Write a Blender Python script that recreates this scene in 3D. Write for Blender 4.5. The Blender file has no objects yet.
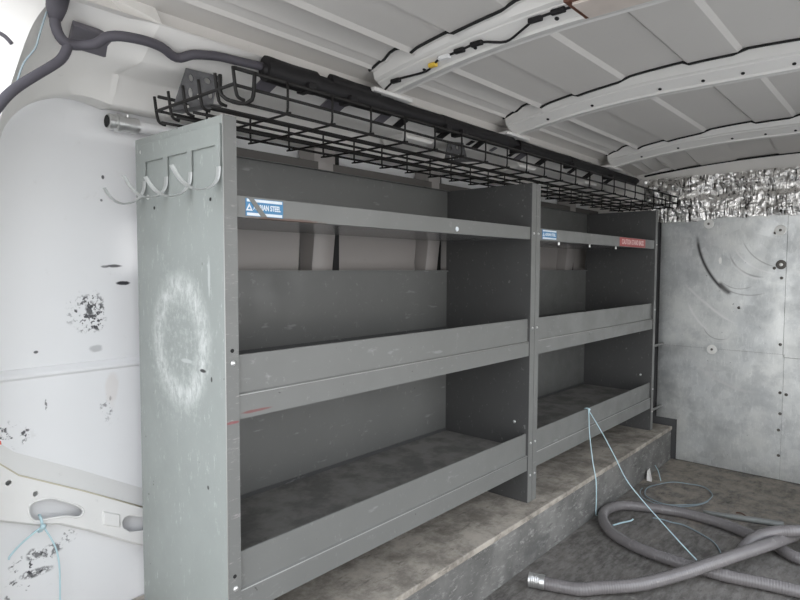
import bpy, bmesh, math, random
from mathutils import Vector, Matrix, noise
random.seed(7)
SC = bpy.context.scene
COL = SC.collection
V = Vector

# ------------------------------------------------------------------ materials
class NT:
    def __init__(s, name, rough=.5, metal=0.0, col=(.5, .5, .5), spec=.5):
        s.mat = bpy.data.materials.new(name); s.mat.use_nodes = True
        s.nt = s.mat.node_tree; s.n = s.nt.nodes; s.l = s.nt.links
        s.b = s.n['Principled BSDF']
        s.b.inputs['Roughness'].default_value = rough
        s.b.inputs['Metallic'].default_value = metal
        s.b.inputs['Base Color'].default_value = (*col, 1)
        s.b.inputs['Specular IOR Level'].default_value = spec
        s._p = None
    def P(s):
        if s._p is None: s._p = s.n.new('ShaderNodeTexCoord').outputs['Object']
        return s._p
    def put(s, sock, v):
        if v is None: return
        if isinstance(v, bpy.types.NodeSocket): s.l.new(v, sock)
        elif isinstance(v, (tuple, list)) and len(v) == 3 and sock.type == 'RGBA': sock.default_value = (*v, 1)
        else: sock.default_value = v
    def m(s, op, a, b=None, c=None, clamp=False):
        n = s.n.new('ShaderNodeMath'); n.operation = op; n.use_clamp = clamp
        s.put(n.inputs[0], a); s.put(n.inputs[1], b); s.put(n.inputs[2], c)
        return n.outputs[0]
    def vm(s, op, a, b=None):
        n = s.n.new('ShaderNodeVectorMath'); n.operation = op
        s.put(n.inputs[0], a); s.put(n.inputs[1], b)
        return n.outputs['Value'] if op in ('LENGTH', 'DISTANCE') else n.outputs[0]
    def map(s, v, a, b, c=0., d=1.):
        n = s.n.new('ShaderNodeMapRange'); n.interpolation_type = 'SMOOTHSTEP'
        for i, x in enumerate((v, a, b, c, d)): s.put(n.inputs[i], x)
        return n.outputs[0]
    def noise(s, scale, detail=4, rough=.55, stretch=None, seed=0, dist=0):
        p = s.P()
        if stretch: p = s.vm('MULTIPLY', p, stretch)
        if seed: p = s.vm('ADD', p, (seed * 3.1, seed * 1.7, seed * 2.3))
        n = s.n.new('ShaderNodeTexNoise'); s.put(n.inputs['Vector'], p)
        n.inputs['Scale'].default_value = scale; n.inputs['Detail'].default_value = detail
        n.inputs['Roughness'].default_value = rough; n.inputs['Distortion'].default_value = dist
        return n.outputs['Fac']
    def voro(s, scale, stretch=None):
        p = s.P()
        if stretch: p = s.vm('MULTIPLY', p, stretch)
        n = s.n.new('ShaderNodeTexVoronoi'); s.put(n.inputs['Vector'], p)
        n.inputs['Scale'].default_value = scale
        return n.outputs['Color'], n.outputs['Distance']
    def blob(s, c, r, wob=.5, ns=14):
        """0..1 mask round a spot of the thing, ragged edge"""
        d = s.vm('SUBTRACT', s.P(), c)
        d = s.vm('DIVIDE', d, r)
        L = s.vm('LENGTH', d)
        L = s.m('ADD', L, s.m('MULTIPLY', s.m('SUBTRACT', s.noise(ns), .5), wob * 2))
        return s.map(L, 1.0, .55)
    def ring(s, c, r, w, stretch=(1, 1, 1)):
        d = s.vm('SUBTRACT', s.P(), c); d = s.vm('MULTIPLY', d, stretch)
        L = s.m('ABSOLUTE', s.m('SUBTRACT', s.vm('LENGTH', d), r))
        return s.map(L, w, 0.0)
    def mix(s, f, a, b):
        n = s.n.new('ShaderNodeMix'); n.data_type = 'RGBA'
        s.put(n.inputs[0], f); s.put(n.inputs[6], a); s.put(n.inputs[7], b)
        return n.outputs[2]
    def mul(s, a, b): return s.m('MULTIPLY', a, b)
    def col(s, v): s.put(s.b.inputs['Base Color'], v); return s
    def rough(s, v): s.put(s.b.inputs['Roughness'], v); return s
    def bump(s, h, strength=.3, dist=.002):
        n = s.n.new('ShaderNodeBump'); n.inputs['Strength'].default_value = strength
        n.inputs['Distance'].default_value = dist
        s.put(n.inputs['Height'], h); s.l.new(n.outputs[0], s.b.inputs['Normal']); return s

def plain(name, col, rough=.5, metal=0., spec=.5, var=.12, ns=30):
    t = NT(name, rough, metal, col, spec)
    f = t.noise(ns)
    t.col(t.mix(f, tuple(c * (1 - var) for c in col), tuple(min(1, c * (1 + var)) for c in col)))
    return t.mat

def shelf_paint(name, col, chalk=False, dusty=False):
    t = NT(name, .42, 0, col)
    c = t.mix(t.noise(5, 5), tuple(x * .9 for x in col), tuple(x * 1.1 for x in col))
    scr = t.map(t.noise(40, 3, stretch=(.25, 1, 1.0), seed=2), .66, .76)
    scr2 = t.map(t.noise(34, 3, stretch=(1, 1, .2), seed=5), .68, .78)
    c = t.mix(t.mul(scr, .4), c, (.36, .37, .36))
    wear = t.map(t.noise(70, 4, .75, stretch=(.6, 1, .5), seed=31), .60, .74)
    c = t.mix(t.mul(wear, .3), c, (.40, .40, .385))
    if name == 'grey_shelf_paint':
        c = t.mix(t.mul(t.blob((.17, .003, 1.1985), (.13, .2, .005), .5, 40), .8), c, (.12, .06, .04))
        c = t.mix(t.mul(t.blob((.075, .003, .772), (.05, .2, .004), .4, 40), .7), c, (.20, .05, .05))
        c = t.mix(t.mul(t.blob((.015, .0, .757), (.02, .2, .004), .4, 40), .8), c, (.26, .06, .07))
        c = t.mix(t.mul(t.map(t.noise(50, 5, .8, stretch=(.4, 1, 2.2), seed=33), .56, .70), t.blob((.016, 0, .6), (.03, .05, .9), .1)), c, (.34, .32, .31))
    c = t.mix(t.mul(scr2, .2), c, (.10, .10, .10))
    chips = t.map(t.noise(55, 2, seed=9), .74, .78)
    c = t.mix(t.mul(chips, .7), c, (.06, .055, .05))
    if chalk:
        # a worn chalky ring of rubbed paint on the near end panel
        wis = t.map(t.noise(40, 6, .75, stretch=(1, 1.5, .8), seed=3, dist=.6), .30, .72)
        ring = t.ring((0, .188, .918), .112, .050, (1, 1.10, .90))
        ring = t.mul(ring, wis)
        lo = t.mul(t.blob((0, .2, .90), (1, .17, .22), .5), t.map(t.noise(60, 4, .7, seed=4), .45, .75))
        c = t.mix(t.mul(ring, .75), c, (.66, .68, .66))
        c = t.mix(t.mul(lo, .35), c, (.62, .65, .63))
        gen = t.map(t.noise(48, 6, .78, stretch=(1, 1.5, .55), seed=8), .57, .72)
        c = t.mix(t.mul(gen, .5), c, (.58, .61, .595))
        for (y, z, ry, rz) in ((.09, .86, .016, .005), (.16, .875, .03, .006), (.06, 1.07, .006, .05), (.075, .60, .005, .006), (.055, .845, .004, .007)):
            k = t.blob((0, y, z), (1, ry, rz), .25, 60)
            c = t.mix(k, c, (.03, .03, .03) if ry < .02 and rz < .01 else (.40, .42, .41))
    if dusty:
        d = t.map(t.noise(9, 6, .65, seed=6), .38, .62)
        c = t.mix(t.mul(d, .6), c, (.085, .082, .078))
        d2 = t.map(t.noise(15, 6, .7, seed=11), .6, .72)
        c = t.mix(t.mul(d2, .4), c, (.30, .285, .26))
        t.rough(.75)
    else:
        t.rough(t.map(t.noise(12, 4, seed=1), .3, .7, .34, .52))
    t.col(c)
    return t.mat

G = (.180, .182, .174)
M = {}
M['grey'] = shelf_paint('grey_shelf_paint', G)
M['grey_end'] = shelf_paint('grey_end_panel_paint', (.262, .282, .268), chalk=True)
M['grey_in'] = shelf_paint('grey_inner_paint', (.078, .078, .078))  # shelf grey darkened: shade on the inner panels put into the colour
M['grey_back'] = shelf_paint('grey_back_paint', (.145, .147, .142))  # shelf grey with the dimness of the shelf interior painted in
M['grey_floor'] = shelf_paint('grey_shelf_floor', (.25, .24, .225), dusty=True)
M['worn'] = plain('worn_paint_edge', (.40, .40, .385), .35, .2)  # bare corner wear, and a painted highlight for the lip folds
M['bolt'] = plain('zinc_bolt', (.75, .75, .74), .3, .8)
M['hook'] = plain('hook_paint', (.40, .41, .40), .3, .1)
M['wire'] = plain('black_coated_wire', (.009, .008, .0075), .55, 0, .25)
M['black'] = plain('black_plastic', (.012, .011, .012), .55, 0, .3)
M['loom'] = plain('grey_loom_tape', (.075, .070, .082), .6, 0, .3)  # black tape raised to grey, glare haze mixed into its colour
M['plug'] = plain('dark_grey_plug', (.12, .112, .128), .5)  # for the patches standing in for holes, and the rubber strip
M['string'] = plain('pale_blue_string', (.50, .67, .72), .7)
M['cord'] = plain('blue_grey_cord', (.27, .33, .36), .6)
M['white_part'] = plain('white_plastic', (.8, .8, .8), .4)
M['yellow'] = plain('yellow_connector', (.75, .50, .06), .45)
M['brown'] = plain('brown_edge', (.13, .055, .035), .5)
M['panel'] = plain('pale_lens', (.62, .55, .50), .35)
M['silver'] = plain('silver_cuff', (.62, .62, .61), .35, .85)
M['alu'] = plain('aluminium_fitting', (.66, .66, .65), .33, .85)
M['blue'] = plain('blue_label', (.055, .22, .42), .4)
M['label_white'] = plain('label_white', (.75, .80, .84), .4)
M['red'] = plain('red_label', (.50, .10, .10), .45)
M['pink'] = plain('pale_red_lettering', (.85, .62, .60), .45)
M['dark_void'] = plain('dark_slit_seal', (.012, .012, .012), .8)
M['washer'] = plain('pale_washer', (.86, .86, .83), .45, .05)
M['rust'] = plain('dark_fastener', (.14, .13, .12), .5, .6)
M['seam'] = plain('yellowed_sealant', (.60, .55, .43), .6)
M['redmark'] = plain('red_paint', (.75, .12, .06), .5)
M['asphalt'] = plain('outside_ground', (.36, .355, .345), .9, ns=4)

def galv_plate():
    t = NT('pitted_galvanised_bracket', .5, .7, (.3, .3, .31))
    col, d = t.voro(90)
    t.col(t.mix(t.noise(80, 3), (.07, .07, .075), (.20, .20, .205)))
    return t.mat
M['bracket'] = galv_plate()

def van_white():
    t = NT('van_white_paint', .38, 0, (.80, .80, .805))
    c = t.mix(t.noise(3, 5), (.76, .76, .765), (.84, .84, .845))
    # scuffed black patches
    spk = t.map(t.noise(95, 3, .6, seed=2), .50, .60)
    spk3 = t.map(t.noise(70, 3, .65, seed=12), .42, .52)
    spk2 = t.map(t.noise(60, 4, .65, seed=5), .56, .64)
    for (x, z, rx, rz, k, sp) in ((-.089, .975, .055, .055, .95, spk), (-.085, .985, .014, .026, .9, spk3), (-.066, .945, .016, .022, .9, spk), (-.022, 1.092, .026, .005, .9, None), (-.045, 1.090, .014, .004, .7, None), (.0, 1.047, .022, .006, 1, None),
                             (-.045, 1.318, .004, .006, .9, None), (-.05, 1.259, .005, .005, .8, None), (-.053, .732, .018, .05, .6, spk2), (-.209, .886, .006, .004, .9, None), (-.193, .756, .003, .02, .8, spk3),
                             (-.268, .698, .05, .04, .95, spk2), (-.235, .375, .06, .035, 1, spk2), (-.19, .40, .03, .018, .75, spk3), (-.228, .40, .02, .018, .8, spk3), (-.225, .355, .045, .012, .75, spk3), (-.265, .33, .04, .03, .9, spk2),
                             (-.072, .882, .02, .012, .35, None), (-.15, .42, .02, .02, .6, spk)):
        b = t.blob((x, .48, z), (rx, 1, rz), .45, 45)
        f = t.mul(b, k) if sp is None else t.mul(t.mul(b, sp), k)
        c = t.mix(f, c, (.045, .045, .05))
    rust = t.mul(t.blob((-.035, .48, .775), (.02, 1, .05), .9), .14)
    c = t.mix(rust, c, (.50, .32, .2))
    dirt = t.map(t.noise(22, 6, .7, seed=8), .62, .8)
    c = t.mix(t.mul(dirt, .25), c, (.45, .43, .40))
    t.col(c); return t.mat
M['van'] = van_white()

def trim_white(name, a):
    t = NT(name, .4, 0, a)
    c = t.mix(t.noise(4, 5), tuple(x * .94 for x in a), a)
    d = t.map(t.noise(30, 6, .7, seed=3), .62, .78)
    c = t.mix(t.mul(d, .3), c, tuple(x * .55 for x in a))
    t.col(c); return t.mat
M['cream'] = trim_white('cream_white_paint', (.79, .77, .74))
M['pillar'] = trim_white('pillar_white_paint', (.82, .82, .82))
M['inner'] = trim_white('bare_inner_paint', (.34, .315, .30))
M['roof'] = trim_white('roof_paint', (.66, .635, .605))
M['bow'] = trim_white('bow_paint', (.76, .745, .72))
M['rail'] = trim_white('rail_white_paint', (.80, .79, .77))

def floor_mat():
    t = NT('worn_dark_floor', .85, 0, (.1, .1, .1))
    c = t.mix(t.map(t.noise(5, 7, .65), .3, .7), (.072, .066, .060), (.165, .152, .138))
    gr = t.map(t.noise(45, 4, .7, stretch=(.35, 1, 1), seed=2), .35, .7)
    c = t.mix(t.mul(gr, .6), c, (.27, .26, .245))
    wd = t.map(t.noise(70, 5, .8, stretch=(.22, 1, 1), seed=14), .52, .68)
    c = t.mix(t.mul(wd, .45), c, (.035, .033, .031))
    sc = t.map(t.noise(20, 6, .75, stretch=(1, .4, 1), seed=15, dist=1), .58, .72)
    c = t.mix(t.mul(sc, .5), c, (.33, .31, .285))
    far = t.mul(t.blob((2.75, -.45, 0), (.85, .7, 1), .9, 7), t.map(t.noise(14, 6, .75, seed=17), .3, .65))
    c = t.mix(t.mul(far, .85), c, (.36, .315, .26))
    sp = t.map(t.noise(85, 4, .7, seed=6), .66, .74)
    c = t.mix(t.mul(sp, .5), c, (.40, .38, .35))
    dk = t.map(t.noise(60, 3, .6, stretch=(1, 3, 1), seed=9), .62, .72)
    c = t.mix(t.mul(dk, .6), c, (.03, .03, .03))
    t.col(c).bump(t.noise(120, 4), .35, .002); return t.mat
M['floor'] = floor_mat()

def step_mat(name, top):
    t = NT(name, .85, 0, (.2, .2, .18))
    if top:
        c = t.mix(t.map(t.noise(9, 7, .72), .34, .66), (.23, .208, .178), (.50, .455, .395))
        c = t.mix(t.mul(t.map(t.noise(42, 5, .75, stretch=(.3, 1, 1), seed=21), .54, .70), .6), c, (.12, .108, .092))
        c = t.mix(t.mul(t.map(t.noise(30, 5, .7, stretch=(1, .3, 1), seed=3), .55, .72), .5), c, (.46, .43, .39))
        c = t.mix(t.mul(t.map(t.noise(11, 4, seed=7), .60, .72), .45), c, (.13, .115, .095))
    else:
        c = t.mix(t.map(t.noise(6, 6, .6), .3, .7), (.125, .123, .117), (.22, .217, .205))
        c = t.mix(t.mul(t.map(t.noise(28, 5, .75, stretch=(.6, 1, 1.4), seed=2), .54, .66), .7), c, (.33, .325, .31))
        c = t.mix(t.mul(t.map(t.noise(75, 4, .75, stretch=(.35, 1, 1.2), seed=41), .58, .68), .6), c, (.38, .37, .35))
        c = t.mix(t.mul(t.map(t.noise(26, 4, .7, stretch=(.3, 1, 1.5), seed=5), .60, .7), .6), c, (.06, .06, .058))
        c = t.mix(t.mul(t.blob((1.28, -.06, .06), (.14, 1, .03), .7, 30), .45), c, (.08, .08, .08))
    t.col(c).bump(t.noise(60, 5), .3, .002); return t.mat
M['step_top'] = step_mat('dusty_plywood', True)
M['step_front'] = step_mat('scratched_grey_board', False)

def galv(name, arcs):
    t = NT(name, .42, .85, (.55, .57, .58))
    col, d = t.voro(22)
    sx = t.n.new('ShaderNodeSeparateXYZ'); t.l.new(col, sx.inputs[0])
    spangle = sx.outputs[0]
    c = t.mix(spangle, (.52, .54, .545), (.64, .66, .665))
    c = t.mix(t.map(t.noise(4, 6, .65), .35, .7), c, (.76, .775, .76))
    fine = t.map(t.noise(55, 5, .8, stretch=(1, 1.6, .5), seed=22), .50, .70)
    c = t.mix(t.mul(fine, .45), c, (.92, .93, .92))
    patch = t.map(t.noise(5, 5, .7, seed=23), .50, .66)
    c = t.mix(t.mul(patch, .45), c, (.42, .44, .45))
    streak = t.map(t.noise(16, 5, .7, stretch=(1, 2.5, .4), seed=2), .55, .75)
    c = t.mix(t.mul(streak, .3), c, (.66, .67, .66))
    c = t.mix(t.mul(t.map(t.noise(45, 3, seed=4), .70, .76), .6), c, (.20, .21, .21))
    r = t.map(t.noise(6, 5, .6, seed=3), .3, .7, .36, .56)
    if arcs and len(arcs) > 6:
        c = t.mix(t.blob((2.862, -.275, 1.135), (9, .009, .022), .25, 60), c, (.9, .9, .88))
    if arcs:
        for (p1, p2, p3, w, tone, k) in arcs:
            # circle through three points of the swept scratch
            (ax, ay), (bx, by), (cx, cy) = p1, p2, p3
            dd = 2 * (ax * (by - cy) + bx * (cy - ay) + cx * (ay - by))
            ux = ((ax * ax + ay * ay) * (by - cy) + (bx * bx + by * by) * (cy - ay) + (cx * cx + cy * cy) * (ay - by)) / dd
            uy = ((ax * ax + ay * ay) * (cx - bx) + (bx * bx + by * by) * (ax - cx) + (cx * cx + cy * cy) * (bx - ax)) / dd
            R = math.hypot(ax - ux, ay - uy)
            ring = t.ring((0, ux, uy), R, w, (0, 1, 1))
            L = math.hypot(ax - cx, ay - cy) * .56
            lim = t.blob((2.862, bx, by), (9, L, L), .15, 30)
            f = t.mul(t.mul(ring, lim), k)
            c = t.mix(f, c, (tone, tone, tone))
    t.col(c).rough(r)
    t.bump(t.m('ADD', t.noise(7, 3), t.mul(t.noise(90, 3, .7), .12)), .16, .004)
    return t.mat
arcs = [((-.155, 1.28), (-.205, 1.10), (-.32, .955), .014, .06, 1.0),
        ((-.27, 1.02), (-.30, .985), (-.335, .955), .020, .08, .9),
        ((-.12, .90), (-.165, .815), (-.235, .745), .010, .85, .8),
        ((-.12, .985), (-.21, .90), (-.37, .79), .012, .80, .8),
        ((-.20, .92), (-.27, .85), (-.36, .80), .006, .82, .7),
        ((-.32, 1.17), (-.38, 1.08), (-.50, 1.05), .007, .24, .6),
        ((-.33, 1.23), (-.42, 1.11), (-.52, 1.07), .007, .80, .6),
        ((-.38, 1.24), (-.44, 1.15), (-.54, 1.10), .005, .26, .6),
        ((-.34, 1.14), (-.40, 1.06), (-.46, 1.04), .010, .80, .5),
        ((-.28, 1.0), (-.38, .955), (-.50, .97), .005, .22, .6),
        ((-.28, 1.03), (-.36, .985), (-.42, .995), .004, .24, .6),
        ((-.22, .74), (-.28, .69), (-.34, .74), .005, .75, .6),
        ((-.2, .78), (-.25, .715), (-.33, .72), .004, .25, .6)]
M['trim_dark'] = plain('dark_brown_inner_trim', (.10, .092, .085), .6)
M['primer'] = plain('dark_bulkhead_primer', (.075, .075, .078), .6)
M['galv'] = galv('galvanised_sheet', arcs)
M['galv_low'] = galv('galvanised_sheet_lower', [((-.14, .58), (-.25, .50), (-.42, .44), .010, .70, .5), ((-.2, .60), (-.32, .47), (-.5, .45), .012, .66, .5), ((-.05, .66), (-.2, .57), (-.36, .53), .007, .7, .4)])
M['galv_side'] = galv('galvanised_sheet_dull', None)

def foil_mat():
    t = NT('crinkled_silver_foil', .28, 1, (.8, .79, .78))
    wv = t.noise(75, 3, .6, stretch=(1, 1, .07), dist=.4)
    c = t.mix(t.map(wv, .36, .46), (.10, .095, .09), (.96, .945, .92))  # shade of the pleat creases painted into the foil colour
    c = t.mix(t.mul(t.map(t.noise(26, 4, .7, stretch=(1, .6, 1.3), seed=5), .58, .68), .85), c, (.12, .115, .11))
    t.col(c)
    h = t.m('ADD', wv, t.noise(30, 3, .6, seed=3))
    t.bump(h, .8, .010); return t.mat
M['foil'] = foil_mat()

def hose_mat():
    t = NT('grey_ribbed_hose', .22, 0, (.26, .245, .245))
    c = t.mix(t.noise(14, 5), (.145, .134, .134), (.215, .203, .203))
    c = t.mix(t.mul(t.map(t.noise(60, 4, seed=3), .6, .72), .4), c, (.32, .30, .29))
    t.col(c); return t.mat
M['hose'] = hose_mat()
M['wand'] = plain('grey_tube', (.24, .25, .24), .4)

# ------------------------------------------------------------------ mesh helpers
class MB:
    def __init__(s): s.bm = bmesh.new()
    def box(s, a, b):
        x0, y0, z0 = a; x1, y1, z1 = b
        vs = [s.bm.verts.new(p) for p in ((x0, y0, z0), (x1, y0, z0), (x1, y1, z0), (x0, y1, z0), (x0, y0, z1), (x1, y0, z1), (x1, y1, z1), (x0, y1, z1))]
        for f in ((0, 3, 2, 1), (4, 5, 6, 7), (0, 1, 5, 4), (1, 2, 6, 5), (2, 3, 7, 6), (3, 0, 4, 7)):
            s.bm.faces.new([vs[i] for i in f])
        return s
    def hexa(s, bottom, top):
        vs = [s.bm.verts.new(p) for p in list(bottom) + list(top)]
        for f in ((0, 3, 2, 1), (4, 5, 6, 7), (0, 1, 5, 4), (1, 2, 6, 5), (2, 3, 7, 6), (3, 0, 4, 7)):
            s.bm.faces.new([vs[i] for i in f])
        return s
    def prism(s, prof, p0, p1, axis):
        """profile points in the two other axes, extruded along axis from p0 to p1"""
        def pt(q, t):
            if axis == 0: return (t, q[0], q[1])
            if axis == 1: return (q[0], t, q[1])
            return (q[0], q[1], t)
        A = [s.bm.verts.new(pt(q, p0)) for q in prof]; B = [s.bm.verts.new(pt(q, p1)) for q in prof]
        n = len(prof)
        for i in range(n):
            j = (i + 1) % n; s.bm.faces.new((A[i], A[j], B[j], B[i]))
        s.bm.faces.new(A[::-1]); s.bm.faces.new(B)
        return s
    def grid(s, rows):
        g = [[s.bm.verts.new(p) for p in r] for r in rows]
        for i in range(len(g) - 1):
            for j in range(len(g[0]) - 1):
                s.bm.faces.new((g[i][j], g[i + 1][j], g[i + 1][j + 1], g[i][j + 1]))
        return s
    def tube(s, path, r, segs=8, squash=None, cap=True, up=None):
        """swept tube; r a number or a list; squash = (w, h) factors"""
        P = [V(p) for p in path]; n = len(P)
        R = r if isinstance(r, (list, tuple)) else [r] * n
        T = []
        for i in range(n):
            d = P[min(i + 1, n - 1)] - P[max(i - 1, 0)]
            T.append(d.normalized() if d.length > 1e-9 else V((1, 0, 0)))
        ref = V(up) if up else V((0, 0, 1))
        if abs(T[0].dot(ref)) > .95: ref = V((1, 0, 0)) if abs(T[0].x) < .9 else V((0, 1, 0))
        N = (ref - T[0] * ref.dot(T[0])).normalized()
        rings = []
        for i in range(n):
            if i:
                N = N - T[i] * N.dot(T[i])
                N = N.normalized() if N.length > 1e-6 else T[i].orthogonal().normalized()
            B = T[i].cross(N)
            w, h = squash or (1, 1)
            rings.append([s.bm.verts.new(P[i] + (N * math.sin(a) * h + B * math.cos(a) * w) * R[i])
                          for a in (2 * math.pi * k / segs for k in range(segs))])
        for i in range(n - 1):
            for k in range(segs):
                k2 = (k + 1) % segs
                s.bm.faces.new((rings[i][k], rings[i][k2], rings[i + 1][k2], rings[i + 1][k]))
        if cap:
            s.bm.faces.new(rings[0][::-1]); s.bm.faces.new(rings[-1])
        return s
    def lathe(s, prof, o, axis, segs=16):
        """prof = [(t, r)] along axis from o"""
        A = V(axis).normalized(); N = A.orthogonal().normalized(); B = A.cross(N); o = V(o)
        rings = [[s.bm.verts.new(o + A * t + (N * math.cos(a) + B * math.sin(a)) * max(r, 1e-4)) for a in (2 * math.pi * k / segs for k in range(segs))] for t, r in prof]
        for i in range(len(rings) - 1):
            for k in range(segs):
                k2 = (k + 1) % segs
                s.bm.faces.new((rings[i][k], rings[i][k2], rings[i + 1][k2], rings[i + 1][k]))
        s.bm.faces.new(rings[0][::-1]); s.bm.faces.new(rings[-1])
        return s
    def build(s, name, mat, parent=None, smooth=False, bevel=0, sub=0):
        bmesh.ops.recalc_face_normals(s.bm, faces=s.bm.faces)
        me = bpy.data.meshes.new(name); s.bm.to_mesh(me); s.bm.free()
        o = bpy.data.objects.new(name, me); COL.objects.link(o)
        me.materials.append(M[mat] if isinstance(mat, str) else mat)
        if smooth:
            me.shade_smooth()
            if smooth != True: me.set_sharp_from_angle(angle=math.radians(smooth))
        if bevel:
            b = o.modifiers.new('bevel', 'BEVEL'); b.width = bevel; b.segments = 2; b.limit_method = 'ANGLE'; b.angle_limit = math.radians(40)
        if sub:
            b = o.modifiers.new('sub', 'SUBSURF'); b.levels = sub; b.render_levels = sub
        if parent: attach(o, parent)
        return o

def attach(o, parent):
    o.parent = parent
    o.matrix_parent_inverse = pw(parent).inverted()
def pw(o):
    m = Matrix.Translation(o.location)
    if o.parent: m = pw(o.parent) @ o.matrix_parent_inverse @ m
    return m
def empty(name, loc, label, cat, group=None):
    o = bpy.data.objects.new(name, None); COL.objects.link(o); o.location = loc
    o.empty_display_size = .05
    return tag(o, label, cat, group)
def tag(o, label=None, cat=None, group=None, kind=None):
    if label: o['label'] = label
    if cat: o['category'] = cat
    if group: o['group'] = group
    if kind: o['kind'] = kind
    return o
def struct(o): o['kind'] = 'structure'; return o

def smooth_path(pts, step=.01, closed=False):
    """Catmull-Rom resample"""
    P = [V(p) for p in pts]; out = []
    n = len(P)
    for i in range(n - 1):
        p0 = P[i - 1] if i else P[0] * 2 - P[1]
        p1, p2 = P[i], P[i + 1]
        p3 = P[i + 2] if i + 2 < n else P[-1] * 2 - P[-2]
        k = max(2, int((p2 - p1).length / step))
        for j in range(k):
            t = j / k
            out.append(.5 * (2 * p1 + (p2 - p0) * t + (2 * p0 - 5 * p1 + 4 * p2 - p3) * t * t + (3 * p1 - p0 - 3 * p2 + p3) * t ** 3))
    out.append(P[-1]); return out

def plate(name, outer, holes, thick, to3d, mat, parent=None, bevel=.0006):
    """flat plate with real holes; to3d is a 4x4 matrix"""
    cu = bpy.data.curves.new(name, 'CURVE'); cu.dimensions = '2D'; cu.fill_mode = 'BOTH'
    cu.extrude = thick / 2; cu.bevel_depth = bevel; cu.bevel_resolution = 1; cu.offset = -bevel
    for poly in [outer] + list(holes):
        sp = cu.splines.new('POLY'); sp.points.add(len(poly) - 1); sp.use_cyclic_u = True
        for p, q in zip(sp.points, poly): p.co = (q[0], q[1], 0, 1)
    tmp = bpy.data.objects.new('tmp', cu); COL.objects.link(tmp)
    dg = bpy.context.evaluated_depsgraph_get(); dg.update()
    me = bpy.data.meshes.new_from_object(tmp.evaluated_get(dg))
    bpy.data.objects.remove(tmp); bpy.data.curves.remove(cu)
    me.name = name; me.transform(to3d)
    me.materials.clear(); me.materials.append(M[mat])
    o = bpy.data.objects.new(name, me); COL.objects.link(o)
    if parent: attach(o, parent)
    return o
def ell(cx, cy, rx, ry, n=16): return [(cx + rx * math.cos(2 * math.pi * i / n), cy + ry * math.sin(2 * math.pi * i / n)) for i in range(n)]

def lettering(name, body, size, to3d, mat, parent, sx=1.0, depth=.0003):
    cu = bpy.data.curves.new(name, 'FONT'); cu.body = body; cu.size = size; cu.extrude = depth; cu.align_x = 'CENTER'; cu.align_y = 'CENTER'
    cu.offset = size * .025
    tmp = bpy.data.objects.new('tmp', cu); COL.objects.link(tmp)
    dg = bpy.context.evaluated_depsgraph_get(); dg.update()
    me = bpy.data.meshes.new_from_object(tmp.evaluated_get(dg))
    bpy.data.objects.remove(tmp); bpy.data.curves.remove(cu)
    me.name = name; me.transform(Matrix.Diagonal((sx, 1, 1, 1))); me.transform(to3d)
    me.materials.clear(); me.materials.append(M[mat])
    o = bpy.data.objects.new(name, me); COL.objects.link(o); attach(o, parent); return o

FRONT = Matrix(((1, 0, 0, 0), (0, 0, -1, 0), (0, 1, 0, 0), (0, 0, 0, 1)))      # local xy -> world xz, facing -y
def front_at(x, y, z): return Matrix.Translation((x, y, z)) @ FRONT

# ------------------------------------------------------------------ the setting
XR, XF = -.42, 2.87          # rear opening, bulkhead
YR, YL = -1.36, .48          # right wall, left skin
ZST = .195

struct(MB().box((XR, YR, -.03), (XF + .02, YL + .02, 0)).build('floor', 'floor'))
struct(MB().grid([[(-14, -14, -.62), (-14, 14, -.62)], [(14, -14, -.62), (14, 14, -.62)]]).build('ground', 'asphalt'))

# left skin, with the pressed ridge line half way up
prof = [(YL, 1.76), (YL, .850), (YL - .003, .848), (YL - .012, .836), (YL - .012, .830), (YL - .007, .824), (YL - .007, .0), (YL + .03, .0), (YL + .03, 1.76)]
struct(MB().prism(prof, XR, XF + .05, 0).build('wall_left', 'van'))
DX0, DX1 = .30, 2.05      # side door opening, out of view, put in to light the interior
mb = MB().box((XR, YR - .03, -.03), (DX0, YR, 1.76)).box((DX1, YR - .03, -.03), (XF, YR, 1.76)).box((DX0, YR - .03, 1.60), (DX1, YR, 1.76))
struct(mb.build('wall_right', 'pillar'))
struct(MB().box((XF + .005, YR - .03, 1.36), (XF + .05, YL + .03, 1.76)).build('trim_11', 'cream'))
struct(MB().box((XF + .005, YR - .03, -.03), (XF + .05, YL + .03, 1.3595)).build('wall_front', 'primer'))  # bulkhead coloured dark so the gaps beside the sheets read as shade

# cantrail: the pressed box section under the roof edge, with its slots
CP = [(.15, 1.612), (.236, 1.554), (.262, 1.549), (.355, 1.549), (.368, 1.543), (.398, 1.488), (.402, 1.484), (.47, 1.488)]
rows = []
for x in (-.053, .4, .9, 1.4, 1.9, 2.4, XF): rows.append([(x, y, z) for y, z in CP])
struct(MB().grid(rows).build('trim_1', 'cream', smooth=50))
# small pressed gussets on the ledge band of the cantrail
mb = MB()
for x in (.86, 1.62, 2.3):
    mb.hexa([(x, .25, 1.549), (x + .17, .25, 1.549), (x + .17, .36, 1.548), (x, .36, 1.548)],
            [(x + .02, .25, 1.535), (x + .15, .25, 1.535), (x + .15, .355, 1.52), (x + .02, .355, 1.52)])
struct(mb.build('trim_2', 'cream', bevel=.003))

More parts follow.
